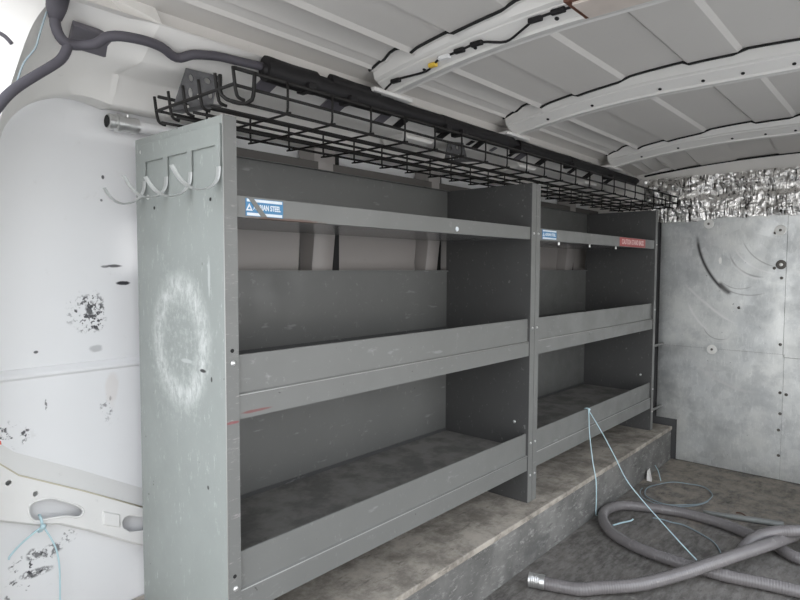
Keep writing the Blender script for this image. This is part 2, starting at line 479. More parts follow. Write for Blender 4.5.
# rear corner pillar: opening edge, two folds, jamb edge
E_ = [(-.05, .402, 1.484), (-.111, .41, 1.494), (-.166, .42, 1.486), (-.229, .42, 1.451), (-.269, .42, 1.406), (-.288, .42, 1.35), (-.315, .42, 1.2), (-.335, .42, .9), (-.335, .42, 0)]
M2 = [(-.05, .36, 1.549), (-.10, .365, 1.545), (-.155, .37, 1.54), (-.225, .37, 1.51), (-.275, .37, 1.44), (-.303, .37, 1.37), (-.335, .37, 1.2), (-.352, .37, .9), (-.352, .37, 0)]
M1 = [(-.05, .24, 1.552), (-.095, .262, 1.570), (-.145, .285, 1.583), (-.195, .30, 1.580), (-.245, .31, 1.535), (-.29, .316, 1.45), (-.345, .32, 1.22), (-.365, .32, .9), (-.365, .32, 0)]
J_ = [(-.05, .15, 1.612), (-.09, .155, 1.624), (-.14, .180, 1.643), (-.19, .215, 1.655), (-.245, .252, 1.612), (-.29, .263, 1.50), (-.36, .268, 1.22), (-.385, .268, .9), (-.385, .268, 0)]
K_ = [(-.05, .21, 1.70), (-.10, .21, 1.70), (-.16, .23, 1.705), (-.215, .25, 1.71), (-.285, .27, 1.68), (-.345, .30, 1.53), (-.41, .32, 1.22), (-.43, .33, .9), (-.43, .33, 0)]
E2 = [(p[0], .474, p[2] + .002) for p in E_]
K2 = [(p[0] - .02 - .48 * min(1, i / 3), p[1] + .06, p[2] + .0) for i, p in enumerate(K_)]
def resample(P, k=5):
    P = [V(p) for p in P]; out = []
    for i in range(len(P) - 1):
        p0 = P[i - 1] if i else P[0] * 2 - P[1]; p1, p2 = P[i], P[i + 1]; p3 = P[i + 2] if i + 2 < len(P) else P[-1] * 2 - P[-2]
        for j in range(k):
            t = j / k
            out.append(.5 * (2 * p1 + (p2 - p0) * t + (2 * p0 - 5 * p1 + 4 * p2 - p3) * t * t + (3 * p1 - p0 - 3 * p2 + p3) * t ** 3))
    return out + [P[-1]]
def between(A, B, f): return [a.lerp(b, f) for a, b in zip(A, B)]
rE2, rE, rM2, rM1, rJ, rK, rK2 = [resample(q) for q in (E2, E_, M2, M1, J_, K_, K2)]
struct(MB().grid([rE2, rE, between(rE, rM2, .15), rM2, between(rM2, rM1, .5), rM1, between(rM1, rJ, .5), between(rM1, rJ, .9), rJ, between(rJ, rK, .15), rK, rK2]).build('trim_3', 'cream', smooth=50))

# pillars of the side wall that show through the gap above the shelf backs
for n, (x0, x1) in enumerate(((.585, .70), (1.185, 1.285), (2.44, 2.56))):
    mb = MB()
    pr = [(x0, .472), (x0 + .012, .425), (x0 + .03, .418), (x1 - .03, .418), (x1 - .012, .425), (x1, .472)]
    lo = [(x, y, .90) for x, y in pr]; mid = [(x, y, 1.075) for x, y in pr]; hi = [(x + .0, y - .016 if y < .46 else y, 1.20) for x, y in pr]; top = [(x, y - .016 if y < .46 else y, 1.48) for x, y in pr]
    mb.grid([lo, mid, hi, top])
    struct(mb.build('trim_%d' % (4 + 2 * n), 'inner', smooth=30))
    struct(MB().box((x1 + .002, .44, .9), (x1 + .035, .472, 1.48)).build('trim_%d' % (5 + 2 * n), 'dark_void'))
# bare metal inner skin between those pillars
mb = MB()
for a, b in ((.06, .57), (.745, 1.17), (1.34, 2.42), (2.61, 2.80)):
    mb.grid([[(a, .462, .9), (a, .462, 1.08), (a, .452, 1.20), (a, .452, 1.32)], [(b, .462, .9), (b, .462, 1.08), (b, .452, 1.20), (b, .452, 1.32)]])
struct(mb.build('trim_10', 'inner', smooth=30))

struct(MB().box((.10, .404, 1.321), (2.85, .468, 1.4365)).build('trim_13', 'trim_dark'))  # dark strip standing in for the cantrail's shade; the pipe rests on it
# roof skin with pressed lengthwise bands
def camber(y): return 1.738 - .085 * ((y + .62) / .75) ** 2
yb = [-.035, -.16, -.335, -.525, -.675, -.865, -1.02, -1.21]
pts = [(.15, 1.610), (.185, 1.616), (.185, 1.652), (.122, 1.664), (.114, 1.6585), (.106, 1.668), (.082, 1.678), (.074, 1.674), (.044, 1.694), (.012, 1.702), (.006, 1.696), (-.002, 1.704)]
for i, b in enumerate(yb):
    up = -.005 if i % 2 else .005
    pts.append((b + .0065, camber(b) - .010 - up))
    pts.append((b - .0065, camber(b) - .010 + up))
    nxt = yb[i + 1] if i + 1 < len(yb) else -1.36
    for k in range(1, 4):
        y = b + (nxt - b) * k / 4
        pts.append((y, camber(y) - .010 + up))
pts += [(-1.36, 1.62)]
def roofz(y):
    q = sorted(pts[1:-1])
    for (y0, z0), (y1, z1) in zip(q, q[1:]):
        if y0 <= y <= y1: return z0 + (z1 - z0) * (y - y0) / max(1e-6, y1 - y0)
    return q[0][1] if y < q[0][0] else q[-1][1]
def drop(x, z):
    f = max(0, min(1, (x - 2.50) / (XF - 2.50))); f = f * f * (3 - 2 * f)
    return z - (z - 1.612) * .46 * f if z > 1.612 else z
struct(MB().grid([[(x, y, drop(x, z)) for y, z in pts] for x in (-.36, .2, .65, 1.36, 2.36, 2.50, 2.58, 2.66, 2.74, 2.81, XF + .02)]).build('ceiling', 'roof', smooth=25))
# dark sealed joint where the roof meets the header
struct(MB().tube([(XF + .002, .14 - k * .03, 1.612 + (camber(.14 - k * .03) - .014 - 1.612) * .54) for k in range(48)], .0055, 6).build('trim_12', 'dark_void', smooth=True))
struct(MB().box((XR, YR, 1.755), (XF + .05, .5, 1.775)).build('roof_skin', 'roof'))

# ------------------------------------------------------------------ roof bows
def zb(y):
    return 1.668 - .060 * (max(0, y + .50) / .62) ** 2
bow_lab = ['white curved roof bow carrying the thin black wiring and connectors',
           'white curved roof bow between the wired bow and the one by the foil',
           'white curved roof bow closest to the silver foil insulation']
def bow(X, lab):
    t = empty('roof_bow', (X, .12, 1.612), lab, 'roof bow', 'roof bows across the ceiling')
    ys = [.125 - i * .02 for i in range(75)]
    sec = []
    for y in ys:
        z = zb(y); top = max(roofz(y) - .002, z + .036)
        sec.append([(X - .088, y, top), (X - .072, y, top - .002), (X - .066, y, z + .032), (X - .057, y, z + .0275), (X - .0545, y, z + .0310), (X - .052, y, z + .0245), (X - .015, y, z + .0055), (X - .0125, y, z + .0085), (X - .010, y, z - .001), (X + .012, y, z), (X + .016, y, z + .003), (X + .028, y, z + .001),
                    (X + .034, y, z + .006), (X + .050, y, top - .010), (X + .070, y, top - .006)])
    MB().grid(sec).build('channel', 'bow', t, smooth=35)
    # mounting foot on the cantrail
    MB().box((X - .085, .105, 1.600), (X + .085, .150, 1.612)).build('mounting_foot', 'bow', t, bevel=.003)
    hn = V((-.45, 0, -.89)).normalized()
    for y in (-.03, -.20, -.43, -.56, -.67, -.80, -.95):
        MB().lathe([(0, .0055), (.0015, .0055)], V((X - .026, y, zb(y) + .0102)) , hn, 10).build('bolt_hole', 'dark_void', t)
    # dark sealant bead along the edge against the roof skin
    MB().tube([(X - .089, y, max(roofz(y) - .003, zb(y) + .035)) for y in ys], .0042, 6).build('sealant_bead', 'dark_void', t, smooth=True)
    return t
for X, lab in zip((.65, 1.38, 2.36), bow_lab): bow(X, lab)

# wiring on the first bow
def zw(y): return zb(y) + .011
t = empty('wiring_harness', (.63, .1, 1.60), 'thin black wire with connectors running along the underside of the roof bow', 'wiring')
wy = [(.635, .150, 1.600), (.612, .12, 1.606), (.610, .08, zw(.08)), (.610, .049, zw(.049)), (.622, -.02, zw(-.02) - .007), (.622, -.05, zw(-.05) - .007), (.610, -.085, zw(-.085)), (.608, -.161, zw(-.161)), (.608, -.224, zw(-.224)), (.628, -.275, zw(-.27) - .010), (.630, -.30, zw(-.30) - .011), (.616, -.345, zw(-.345) - .003), (.602, -.39, zw(-.39) + .004), (.600, -.45, zw(-.45) + .004), (.60, -.51, zw(-.51) + .004)]
MB().tube(smooth_path(wy, .015), .0032, 6).build('wire', 'black', t, smooth=True)
for (y, x, dz, w, mname, nm) in ((.065, .610, 0, .034, 'black', 'connector'), (-.066, .616, -.003, .026, 'yellow', 'yellow_connector'), (-.112, .608, 0, .038, 'white_part', 'white_tag'), (-.161, .608, 0, .032, 'black', 'connector'), (-.215, .608, 0, .036, 'black', 'connector'), (-.385, .603, .003, .036, 'black', 'connector'), (-.445, .60, .004, .036, 'black', 'connector')):
    MB().box((x - .007, y - w / 2, zw(y) + dz - .006), (x + .007, y + w / 2, zw(y) + dz + .006)).build(nm, mname, t, bevel=.003)
# brown-edged panel fixed to the bow
t = empty('ceiling_lamp', (.57, -.60, 1.66), 'flat pale panel with brown edging fixed under the wired roof bow', 'lamp')
MB().box((.488, -.95, 1.646), (.60, -.512, 1.674)).build('housing', 'brown', t, bevel=.002)
MB().box((.500, -.94, 1.640), (.588, -.526, 1.648)).build('lens', 'panel', t, bevel=.002)

# ------------------------------------------------------------------ platform
t = empty('raised_platform', (1.2, .2, 0), 'long low boxed wooden platform with dusty top that the grey shelving stands on', 'platform')
MB().box((XR, -.062, ZST - .02), (2.842, YL - .012, ZST)).build('top_board', 'step_top', t, bevel=.003)
MB().box((XR, -.056, .001), (2.842, -.036, ZST - .0205)).build('front_board', 'step_front', t)

# ------------------------------------------------------------------ shelving
H = 1.406; D = .394; W = .032
def c_panel(mb, x, s):
    """upright panel: web at x, flanges turned by s (+1 into +x)"""
    t = .0022
    prof = [(x, .0), (x + s * W, .0), (x + s * W, .012), (x + s * (W - t), .012), (x + s * (W - t), t), (x + s * t, t), (x + s * t, D - t), (x + s * .025, D - t), (x + s * .025, D), (x, D)]
    mb.prism(prof, ZST, H, 2)
def lip_profile(lo, fold, hi, floor):
    """YZ section of a shelf tray with its folded front lip"""
    return [(.003, lo), (.003, fold - .003), (.0045, fold), (.0095, fold + .0035), (.0095, hi - .001), (.013, hi), (.013, hi - .004), (.011, hi - .005),
            (.011, fold), (.010, lo + .003), (.03, lo + .003), (.03, lo)]
def bolt(p, axis, parent, r=.0055):
    MB().lathe([(0, r), (.0015, r), (.0035, r * .7), (.004, r * .2)], p, axis, 10).build('bolt', 'bolt', parent, smooth=40)

def unit(x0, x1, label, first):
    t = empty('shelving_unit', ((x0 + x1) / 2, D / 2, ZST), label, 'shelving unit', 'grey steel shelving units')
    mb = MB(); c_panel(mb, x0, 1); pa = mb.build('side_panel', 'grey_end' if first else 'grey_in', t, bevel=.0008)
    if first:
        MB().box((x0 + W - .0015, .0135, ZST), (x0 + W, .0145, H)).build('flange_return', 'grey', pa)
        e = MB().tube([(x0 - .0002, -.0006, ZST), (x0 - .0002, -.0006, H)], .0012, 6).build('worn_edge', 'worn', pa, smooth=True); e['label'] = 'bright worn corner edge'
        # the front flange takes the duller shelf grey, not the end-panel grey
        MB().box((x0 + .0005, -.0012, ZST), (x0 + W, -.0002, H)).build('front_flange', 'grey', pa)
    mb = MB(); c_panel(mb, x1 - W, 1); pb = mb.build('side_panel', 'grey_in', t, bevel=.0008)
    MB().box((x1 - W + .0003, -.0012, ZST), (x1, -.0002, H)).build('front_flange', 'grey', pb)
    if not first: MB().box((x0 + .0003, -.0012, ZST), (x0 + W, -.0002, H)).build('front_flange', 'grey', pa)
    a, b = x0 + W, x1 - W
    i0, i1 = x0 + .0025, x1 - W - .0006
    mb = MB().box((i0, D - .004, .30), (i1, D - .002, 1.078)).box((i0, D - .012, 1.074), (i1, D - .002, 1.080))
    mb.build('back_panel', 'grey_back', t)
    mb = MB().box((i0, D - .004, 1.200), (i1, D - .002, 1.406)).box((i0, D - .02, 1.404), (i1, D - .002, 1.406))
    mb.build('back_panel', 'grey_back', t)
    for (lo, fo, hi, fl) in ((.320, .377, .462, .405), (.760, .813, .900, .835)):
        sh = MB().box((i0, .010, fl - .003), (i1, D - .005, fl)).build('shelf', 'grey_floor', t)
        MB().prism(lip_profile(lo, fo, hi, fl), i0, i1, 0).build('front_lip', 'grey', sh)
        MB().box((i0, D - .0075, fl), (i1, D - .0055, fl + .012)).build('rear_flange', 'grey_in', sh)
        highlight_line = MB().tube([(i0, .0030, fo - .0005), (i1, .0030, fo - .0005)], .0013, 6).build('worn_hem', 'worn', sh, smooth=True); highlight_line['label'] = 'bright worn fold line'  # highlight on the lip fold drawn as a pale line
    sh = MB().box((i0, .008, 1.199), (i1, D - .005, 1.201)).build('shelf', 'under', t)
    MB().prism([(.004, 1.197), (.004, 1.243), (.010, 1.243), (.010, 1.241), (.006, 1.240), (.006, 1.199), (.02, 1.199), (.02, 1.197)], i0, i1, 0).build('front_lip', 'grey', sh, bevel=.0006)
    # hardware
    for z in (.425, .865, 1.22, .30):
        bolt((x1 - W * .5, -.0013, z), (0, -1, 0), t, .0045)
        if not first: bolt((x0 + W * .5, -.0013, z), (0, -1, 0), t, .0045)
    if first:
        for z in (.418, .912): MB().lathe([(0, .0045), (.0006, .0045)], (x0 + W * .5, -.0013, z), (0, -1, 0), 10).build('bolt_hole', 'dark_void', t)
        for z in (.39, .885): bolt((x0 + W * .55, -.0013, z), (0, -1, 0), t, .006)
        for y, z in ((.36, 1.372), (.03, 1.382), (.33, 1.26)): bolt((x0, y, z), (-1, 0, 0), t, .006)
    bolt((x1 - W - .0002, .06, .50), (-1, 0, 0), t, .006)
    return t
tu = NT('grey_shelf_underside', .22, 0, (.20, .20, .198)); tu.col(tu.mix(tu.noise(10), (.17, .17, .168), (.22, .22, .218))); M['under'] = tu.mat
U1 = unit(0, 1.33, 'long grey steel shelving unit with hooks on its scuffed end panel and scratched blue label', True)
U2 = unit(1.332, 2.692, 'second grey steel shelving unit with red warning label beside the galvanised bulkhead', False)

# comb of four coat hooks on the near end panel
comb = [(.356, 1.388), (.356, 1.300), (.334, 1.300), (.334, 1.345), (.245, 1.345), (.245, 1.300), (.225, 1.300), (.225, 1.345),
        (.137, 1.345), (.137, 1.300), (.117, 1.300), (.117, 1.345), (.022, 1.345), (.022, 1.300), (.004, 1.300), (.004, 1.388)]
for y, z in ((.315, 1.375), (.24, 1.378), (.16, 1.381), (.075, 1.372), (.30, 1.232), (.05, 1.235)): MB().lathe([(0, .004), (.0006, .004)], (-.0001, y, z), (-1, 0, 0), 8).build('bolt_hole', 'dark_void', U1)
rack = plate('hook_rack', comb, [], .003, Matrix(((0, 0, 1, -.003), (1, 0, 0, 0), (0, 1, 0, 0), (0, 0, 0, 1))), 'grey_end', U1)
hp = [(-.003, 1.315), (-.003, 1.289), (-.008, 1.272), (-.02, 1.258), (-.037, 1.248), (-.055, 1.244), (-.07, 1.247), (-.083, 1.256), (-.094, 1.270)]
hookz = ((.344, -.006, .95), (.235, .012, 1.0), (.127, -.002, 1.05), (.013, .010, 1.1))
for y, dz, k in hookz:
    pth = []
    for i, (x, z) in enumerate(hp):
        f = max(0, i - 2) / 6
        pth.append((-.003 + (x + .003) * (1.08 + .06 * f * (k - 1) * 10), y, z - .004 * min(1, i / 3) + dz * f * 1.0 + (.014 * f * f)))
    MB().tube(smooth_path(pth, .006), .0085, 10, squash=(1.0, .26), up=(1, 0, 0)).build('hook', 'hook', rack, smooth=60)

# labels
def blue_label(x, z, w, h, parent, scratched):
    s = MB().box((x - w / 2, .0030, z - h / 2), (x + w / 2, .0036, z + h / 2)).build('label_sticker', 'blue', parent)
    s['label'] = 'blue and white maker label'
    for dz in (.39, -.39):
        MB().box((x - w * .47, .0025, z + h * dz - h * .08), (x + w * .47, .0031, z + h * dz + h * .08)).build('white_stripe', 'label_white', s)
    lettering('lettering', 'ADRIAN STEEL', h * .44, front_at(x + w * .06, .0027, z), 'label_white', s, sx=w * .80 / (h * .44 * 7.2))
    # small triangular mark at the head of the label
    plate('triangle_mark', [(-.45 * h * .5, -.2 * h), (.45 * h * .5, -.2 * h), (0, .22 * h)], [[(-.10 * h, -.12 * h), (0, .06 * h), (.10 * h, -.12 * h)]], .0006, front_at(x - w * .41, .0027, z), 'label_white', s, bevel=.0)
    if scratched:
        MB().hexa([(x - w * .44, .0016, z + h * .5), (x - w * .30, .0016, z + h * .5), (x + w * .06, .0016, z - h * .52), (x - w * .10, .0016, z - h * .52)],
                  [(x - w * .44, .0024, z + h * .5), (x - w * .30, .0024, z + h * .5), (x + w * .06, .0024, z - h * .52), (x - w * .10, .0024, z - h * .52)]).build('scraped_strip', 'grey', s)
blue_label(.106, 1.2205, .100, .038, U1, True)
blue_label(1.447, 1.2205, .118, .036, U2, False)
s = MB().box((2.165, .0030, 1.1985), (2.515, .0038, 1.2415)).build('label_sticker', 'red', U2); s['label'] = 'red warning label'
lettering('lettering', 'CAUTION STAND BACK', .034, front_at(2.34, .0027, 1.220), 'pink', s, sx=.80)
MB().lathe([(0, .008), (.002, .007), (.003, .003)], (.832, .0035, 1.212), (0, -1, 0), 10).build('paint_drip', 'label_white', U1)  # small white spot on the top lip
for x in (1.56, 1.86, 2.16): MB().lathe([(0, .004), (.012, .0045), (.013, .002)], (x, .02, 1.1965), (0, 0, -1), 8).build('stud', 'bolt', U2)
for z in (.66, .30): MB().tube([(2.694, .008, z), (2.860, .008, z)], .007, 8).build('spacer_rod', 'grey', U2, smooth=60)

# ------------------------------------------------------------------ bulkhead sheets
def sheet(name, y0, y1, z0, z1, x, mat, label, fasteners):
    t = empty('galvanised_sheet', (x, (y0 + y1) / 2, z0), label, 'metal sheet', 'galvanised sheets on the bulkhead')
    MB().box((x - .0015, y1, z0), (x, y0, z1)).build('sheet_face', mat, t, bevel=.0005)
    for kind, y, z in fasteners:
        if kind == 'w':
            f = MB().lathe([(-.001, .026), (.004, .026), (.0055, .022)], (x - .0016, y, z), (-1, 0, 0), 18).build('washer', 'washer', t)
            MB().lathe([(0, .007), (.003, .006), (.004, .002)], (x - .0068, y, z), (-1, 0, 0), 8).build('screw_head', 'rust', f)
        elif kind == 'd':
            f = MB().lathe([(0, .024), (.0015, .024), (.004, .018)], (x - .0016, y, z), (-1, 0, 0), 18).build('washer', 'rust', t)
            MB().lathe([(0, .009), (.004, .008), (.005, .002)], (x - .0056, y, z), (-1, 0, 0), 8).build('screw_head', 'bolt', f)
        else:
            MB().lathe([(0, .008), (.003, .007), (.005, .002)], (x - .0016, y, z), (-1, 0, 0), 8).build('screw_head', 'rust', t)
    return t
XS = XF - .002
sheet('u', .035, -.578, .655, 1.366, XS - .003, 'galv', 'large upper galvanised sheet with swept arc scratches beside the shelving unit', [('w', -.213, 1.334), ('w', -.548, 1.288), ('s', -.525, 1.275), ('d', -.556, 1.113), ('s', -.527, 1.095), ('s', -.56, 1.045), ('s', -.566, .705), ('s', -.372, .885)])
sheet('l', -.078, -.584, .004, .654, XS, 'galv_low', 'lower galvanised sheet standing on the floor beside the platform end', [('w', -.248, .650), ('s', -.572, .456), ('s', -.576, .348), ('s', -.572, .262), ('s', -.576, .13)])
MB().box((XS - .0012, -.085, .232), (XS, .035, .654)).build('side_strip', 'galv_low', bpy.data.objects['galvanised_sheet.001'])
sheet('ru', -.579, -1.05, .640, 1.372, XS, 'galv_side', 'dull upper galvanised sheet at the frame edge past the fastener column', [])
sheet('rl', -.585, -1.05, .004, .639, XS - .002, 'galv_low', 'lower galvanised sheet at the frame edge meeting the dusty floor', [('s', -.60, .45)])

# ------------------------------------------------------------------ foil insulation
rows = []
ny, nz = 150, 60
for i in range(ny + 1):
    y = .13 - i * (1.10 / ny)
    r = []
    for j in range(nz + 1):
        v = j / nz
        bot = 1.363 + .006 * noise.noise(V((y * 9, 1, 0))) - .012 * max(0, min(1, (y + .22) / .05)) 
        z = bot + v * (1.598 - bot)
        fold = .020 * math.exp(-((v - .62) / .10) ** 2)
        x = XF - .018 - .016 * noise.fractal(V((y * 10, z * 10, 3)), .6, 2, 4) - .006 * abs(noise.noise(V((y * 42, z * 9, 5)))) * 2 + fold * 1.3
        x = XF - .012 + (x - XF + .012) * min(1, .15 + v * 5)
        pool = max(0, 1 - abs(y + .02) / .2) * math.exp(-((v - .7) / .22) ** 2)
        x -= .05 * pool * (1 + noise.noise(V((y * 30, z * 30, 9))))
        zz = z + .010 * noise.noise(V((y * 26, z * 20, 7))) + (.012 * noise.noise(V((y * 55, 2, 2))) if j == nz else 0)
        r.append((min(x, XF + .002), y, zz))
    rows.append(r)
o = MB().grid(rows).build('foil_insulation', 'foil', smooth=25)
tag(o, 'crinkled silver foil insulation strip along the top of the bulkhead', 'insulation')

# ------------------------------------------------------------------ wire basket
t = empty('wire_basket', (1.42, .1, 1.413), 'long black wire basket tray hanging above the shelving under the roof edge', 'wire basket')
BX0, BX1, BY0, BY1, BZ0, BZM, BZ1 = -.014, 2.79, -.07, .25, 1.4165, 1.450, 1.483
w = .0027
xs = [.114 + .1272 * k for k in range(-1, 22)]
xs = [x for x in xs if x < BX1 - .02]
def cross(x, r=w):
    return smooth_path([(x, BY0, BZ1), (x, BY0, BZ0 + .014), (x, BY0 + .004, BZ0 + .004), (x, BY0 + .014, BZ0), (x, BY1 - .014, BZ0), (x, BY1 - .004, BZ0 + .004), (x, BY1, BZ0 + .014), (x, BY1, BZ1)], .02)
for x in xs[1:]:
    MB().tube(cross(x), w, 6).build('cross_wire', 'wire', t, smooth=True)
for (y, z, r) in ((BY0, BZ1, .0040), (BY0, BZM, .0034), (BY1, BZ1, .0040), (BY1, BZM, .0034)):
    y2 = y + (.0055 if y == BY0 else -.0055)
    MB().tube([(BX0, y2, z), (BX1, y2, z)], r, 6).build('rail_wire', 'wire', t, smooth=True)
for k in range(5):
    y = BY0 + .02 + k * (BY1 - BY0 - .04) / 4
    MB().tube([(BX0, y, BZ0 + .0055), (BX1, y, BZ0 + .0055)], .0034, 6).build('floor_wire', 'wire', t, smooth=True)
for xe, s in ((BX0, -1), (BX1, 1)):
    for k in range(6):
        y = BY0 + .0 + k * (BY1 - BY0) / 5
        MB().tube(smooth_path([(xe - s * .02, y, BZ0 + .006), (xe - s * .006, y, BZ0 + .009), (xe, y, BZ0 + .022), (xe + s * .006, y, BZ1)], .01), .0034, 6).build('end_wire', 'wire', t, smooth=True)
    MB().tube([(xe + s * .003, BY0, BZM), (xe + s * .003, BY1, BZM)], .0034, 6).build('rail_wire', 'wire', t, smooth=True)
MB().tube(smooth_path([(BX0 + .0, BY0 + .055, BZ1 - .004), (BX0 - .003, BY0 + .045, BZ0 + .02), (BX0 + .02, BY0 + .02, BZ0 + .004), (BX0 + .04, BY0 + .003, BZ0 + .012), (BX0 + .045, BY0, BZ1)], .01), .0042, 6).build('end_loop', 'wire', t, smooth=True)

# galvanised brackets carrying the basket
blabs = ['pitted grey metal bracket plate above the near end of the wire basket', 'pitted grey metal bracket plate behind the middle of the wire basket']
BQ = (((.043, .22, 1.557), (.128, .22, 1.559), (.113, .222, 1.486), (.006, .222, 1.448)), ((1.071, .22, 1.548), (1.165, .22, 1.560), (1.195, .222, 1.500), (1.053, .222, 1.478)))
for (quad, lab) in zip(BQ, blabs):
    A, Bq, Cq, Dq = [V(q_) for q_ in quad]
    b = empty('bracket_plate', tuple(Dq), lab, 'bracket', 'basket brackets')
    ux = (Bq - A).normalized(); uz = (A - Dq); uz = (uz - ux * uz.dot(ux)).normalized(); un = ux.cross(uz)
    mt = Matrix(((ux.x, uz.x, un.x, A.x), (ux.y, uz.y, un.y, A.y), (ux.z, uz.z, un.z, A.z), (0, 0, 0, 1)))
    def q(P): d = P - A; return (d.dot(ux), d.dot(uz))
    outer = [q(A), q(Bq), q(Cq), q(Dq)]
    holes = [ell(.012, -.02, .006, .008), ell(.055, -.018, .009, .007), ell(.01, -.055, .006, .012), ell(.062, -.05, .006, .009), ell(.0, -.088, .007, .006), ell(.03, -.06, .005, .007)]
    plate('face_plate', outer, holes, .003, mt, 'bracket', b)
    MB().hexa([Dq, Cq, Cq + V((.0, -.05, -.012)), Dq + V((0, -.05, -.012))], [Dq + V((0, 0, .003)), Cq + V((0, 0, .003)), Cq + V((0, -.05, -.009)), Dq + V((0, -.05, -.009))]).build('foot_flange', 'bracket', b)

# ------------------------------------------------------------------ cable duct and harness along the roof edge
t = empty('cable_duct', (1.4, .13, 1.58), 'long black cable duct running along the roof edge above the wire basket', 'cable duct')
def duct(x0, x1, r, dy=0, dz=0, nm='duct_section'):
    pth = smooth_path([(x0, .135 + dy, 1.578 + dz), (x0 + .01, .135 + dy, 1.578 + dz), ((x0 + x1) / 2, .137 + dy, 1.577 + dz), (x1 - .01, .135 + dy, 1.578 + dz), (x1, .135 + dy, 1.578 + dz)], .03)
    MB().tube(pth, r, 12, squash=(.95, 1.05)).build(nm, 'black', t, smooth=60)
duct(.205, .36, .030); duct(.34, .66, .026, .0, -.002); duct(.42, .60, .020, .0, .018, 'upper_sleeve'); duct(.64, .93, .023); duct(.92, 1.36, .024)
duct(1.42, 1.86, .022); duct(1.88, 2.30, .022); duct(2.30, 2.70, .020)
MB().tube(smooth_path([(.20, .135, 1.575), (.8, .13, 1.575), (1.4, .135, 1.58), (2.0, .13, 1.577), (2.72, .13, 1.58)], .05), .014, 8).build('core_cable', 'black', t, smooth=True)
for x in (.33, .48, .92, 1.01, 1.40, 1.87, 2.31): MB().box((x - .012, .10, 1.545), (x + .012, .155, 1.566)).build('duct_clip', 'black', t, bevel=.003)

# dark plates standing in for slots and clips on the cantrail face
tn = V((0, .236 - .15, 1.554 - 1.612)).normalized()
def patch_box(x, wx, y0, y1, mat, skew=.012):
    t0 = V((0, .15, 1.612)); n = V((0, -tn.z, tn.y)) * -1
    if n.y > 0: n = -n
    a = (y0 - .15) / tn.y; b = (y1 - .15) / tn.y
    P = [t0 + tn * a + V((x, 0, 0)), t0 + tn * a + V((x + wx, 0, 0)), t0 + tn * b + V((x + wx - skew, 0, 0)), t0 + tn * b + V((x - skew, 0, 0))]
    return MB().hexa([p + n * .001 for p in P], [p + n * .006 for p in P]).build('cover_tab', mat, bevel=.0015)
for i, (x, wx, y0, y1, m_) in enumerate(((.245, .052, .19, .234, 'plug'), (.475, .075, .19, .236, 'plug'), (.70, .04, .19, .232, 'plug'), (.79, .035, .19, .23, 'black'),
        (1.02, .035, .19, .228, 'black'), (1.20, .02, .205, .226, 'black'), (1.245, .036, .18, .232, 'black'), (1.36, .02, .205, .225, 'plug'), (1.50, .022, .20, .226, 'black'),
        (1.56, .045, .185, .232, 'plug'), (1.74, .045, .185, .234, 'black'), (2.06, .035, .185, .228, 'black'), (2.24, .05, .18, .23, 'black'), (2.50, .045, .18, .23, 'black'))):
    tag(patch_box(x, wx, y0, y1, m_), 'small dark tab on the white cantrail face just below the black duct', 'cover tab', 'dark tabs below the cable duct')

# taped wiring loom at the rear corner
t = empty('wiring_loom', (-.1, .28, 1.6), 'thick black taped wiring loom branching over the white rear corner pillar', 'wiring loom')
MB().tube(smooth_path([(-.215, .235, 1.70), (-.224, .238, 1.640), (-.229, .24, 1.602), (-.230, .24, 1.578), (-.222, .24, 1.558), (-.208, .24, 1.548), (-.184, .238, 1.551), (-.160, .215, 1.556), (-.148, .205, 1.568), (-.130, .192, 1.574), (-.101, .182, 1.576), (-.063, .18, 1.577), (-.031, .184, 1.574), (-.004, .194, 1.567), (.015, .194, 1.567), (.037, .181, 1.577), (.065, .173, 1.582), (.101, .167, 1.586), (.142, .160, 1.586), (.22, .142, 1.584)], .008), .0105, 10).build('main_run', 'loom', t, smooth=True)
MB().tube(smooth_path([(-.205, .24, 1.552), (-.212, .24, 1.530), (-.222, .24, 1.512), (-.240, .24, 1.494), (-.264, .24, 1.473), (-.293, .24, 1.447), (-.314, .24, 1.425), (-.333, .24, 1.398), (-.36, .24, 1.35), (-.38, .24, 1.28)], .008), .0100, 10).build('lower_branch', 'loom', t, smooth=True)
MB().tube([(-.212, .233, 1.72), (-.222, .237, 1.650), (-.228, .239, 1.612), (-.230, .24, 1.590)], [.023, .022, .019, .012], 10).build('sleeve', 'loom', t, smooth=True)
o = MB().tube(smooth_path([(-.246, .238, 1.60), (-.252, .24, 1.578), (-.262, .24, 1.543), (-.268, .24, 1.522), (-.288, .24, 1.490), (-.30, .24, 1.455), (-.303, .24, 1.44)], .008), .0018, 6).build('thin_wire', 'cord', smooth=True)
tag(o, 'thin blue-grey wire hanging beside the taped loom on the corner pillar', 'wire')
o = MB().tube(smooth_path([(-.335, .245, 1.538), (-.318, .245, 1.532), (-.306, .248, 1.522)], .006), .004, 8).build('rubber_bung', 'plug', smooth=True)
tag(o, 'short dark rubber strip on the white door jamb', 'rubber strip')
# grey patch standing in for the hole in the pillar top
Pq = [V(p) for p in ((-.195, .243, 1.592), (-.106, .248, 1.590), (-.096, .288, 1.572), (-.099, .302, 1.566), (-.107, .308, 1.563), (-.184, .304, 1.565))]
mb = MB(); nrm = V((0, -.41, -.91)).normalized()
lo = [mb.bm.verts.new(p + nrm * .003) for p in Pq]; hi = [mb.bm.verts.new(p - nrm * .012) for p in Pq]
mb.bm.faces.new(lo); mb.bm.faces.new(hi[::-1])
for i in range(6): mb.bm.faces.new((lo[i], hi[i], hi[(i + 1) % 6], lo[(i + 1) % 6]))
o = mb.build('access_cover', 'plug', bevel=.003)
tag(o, 'grey access cover on the corner pillar behind the taped loom', 'cover')

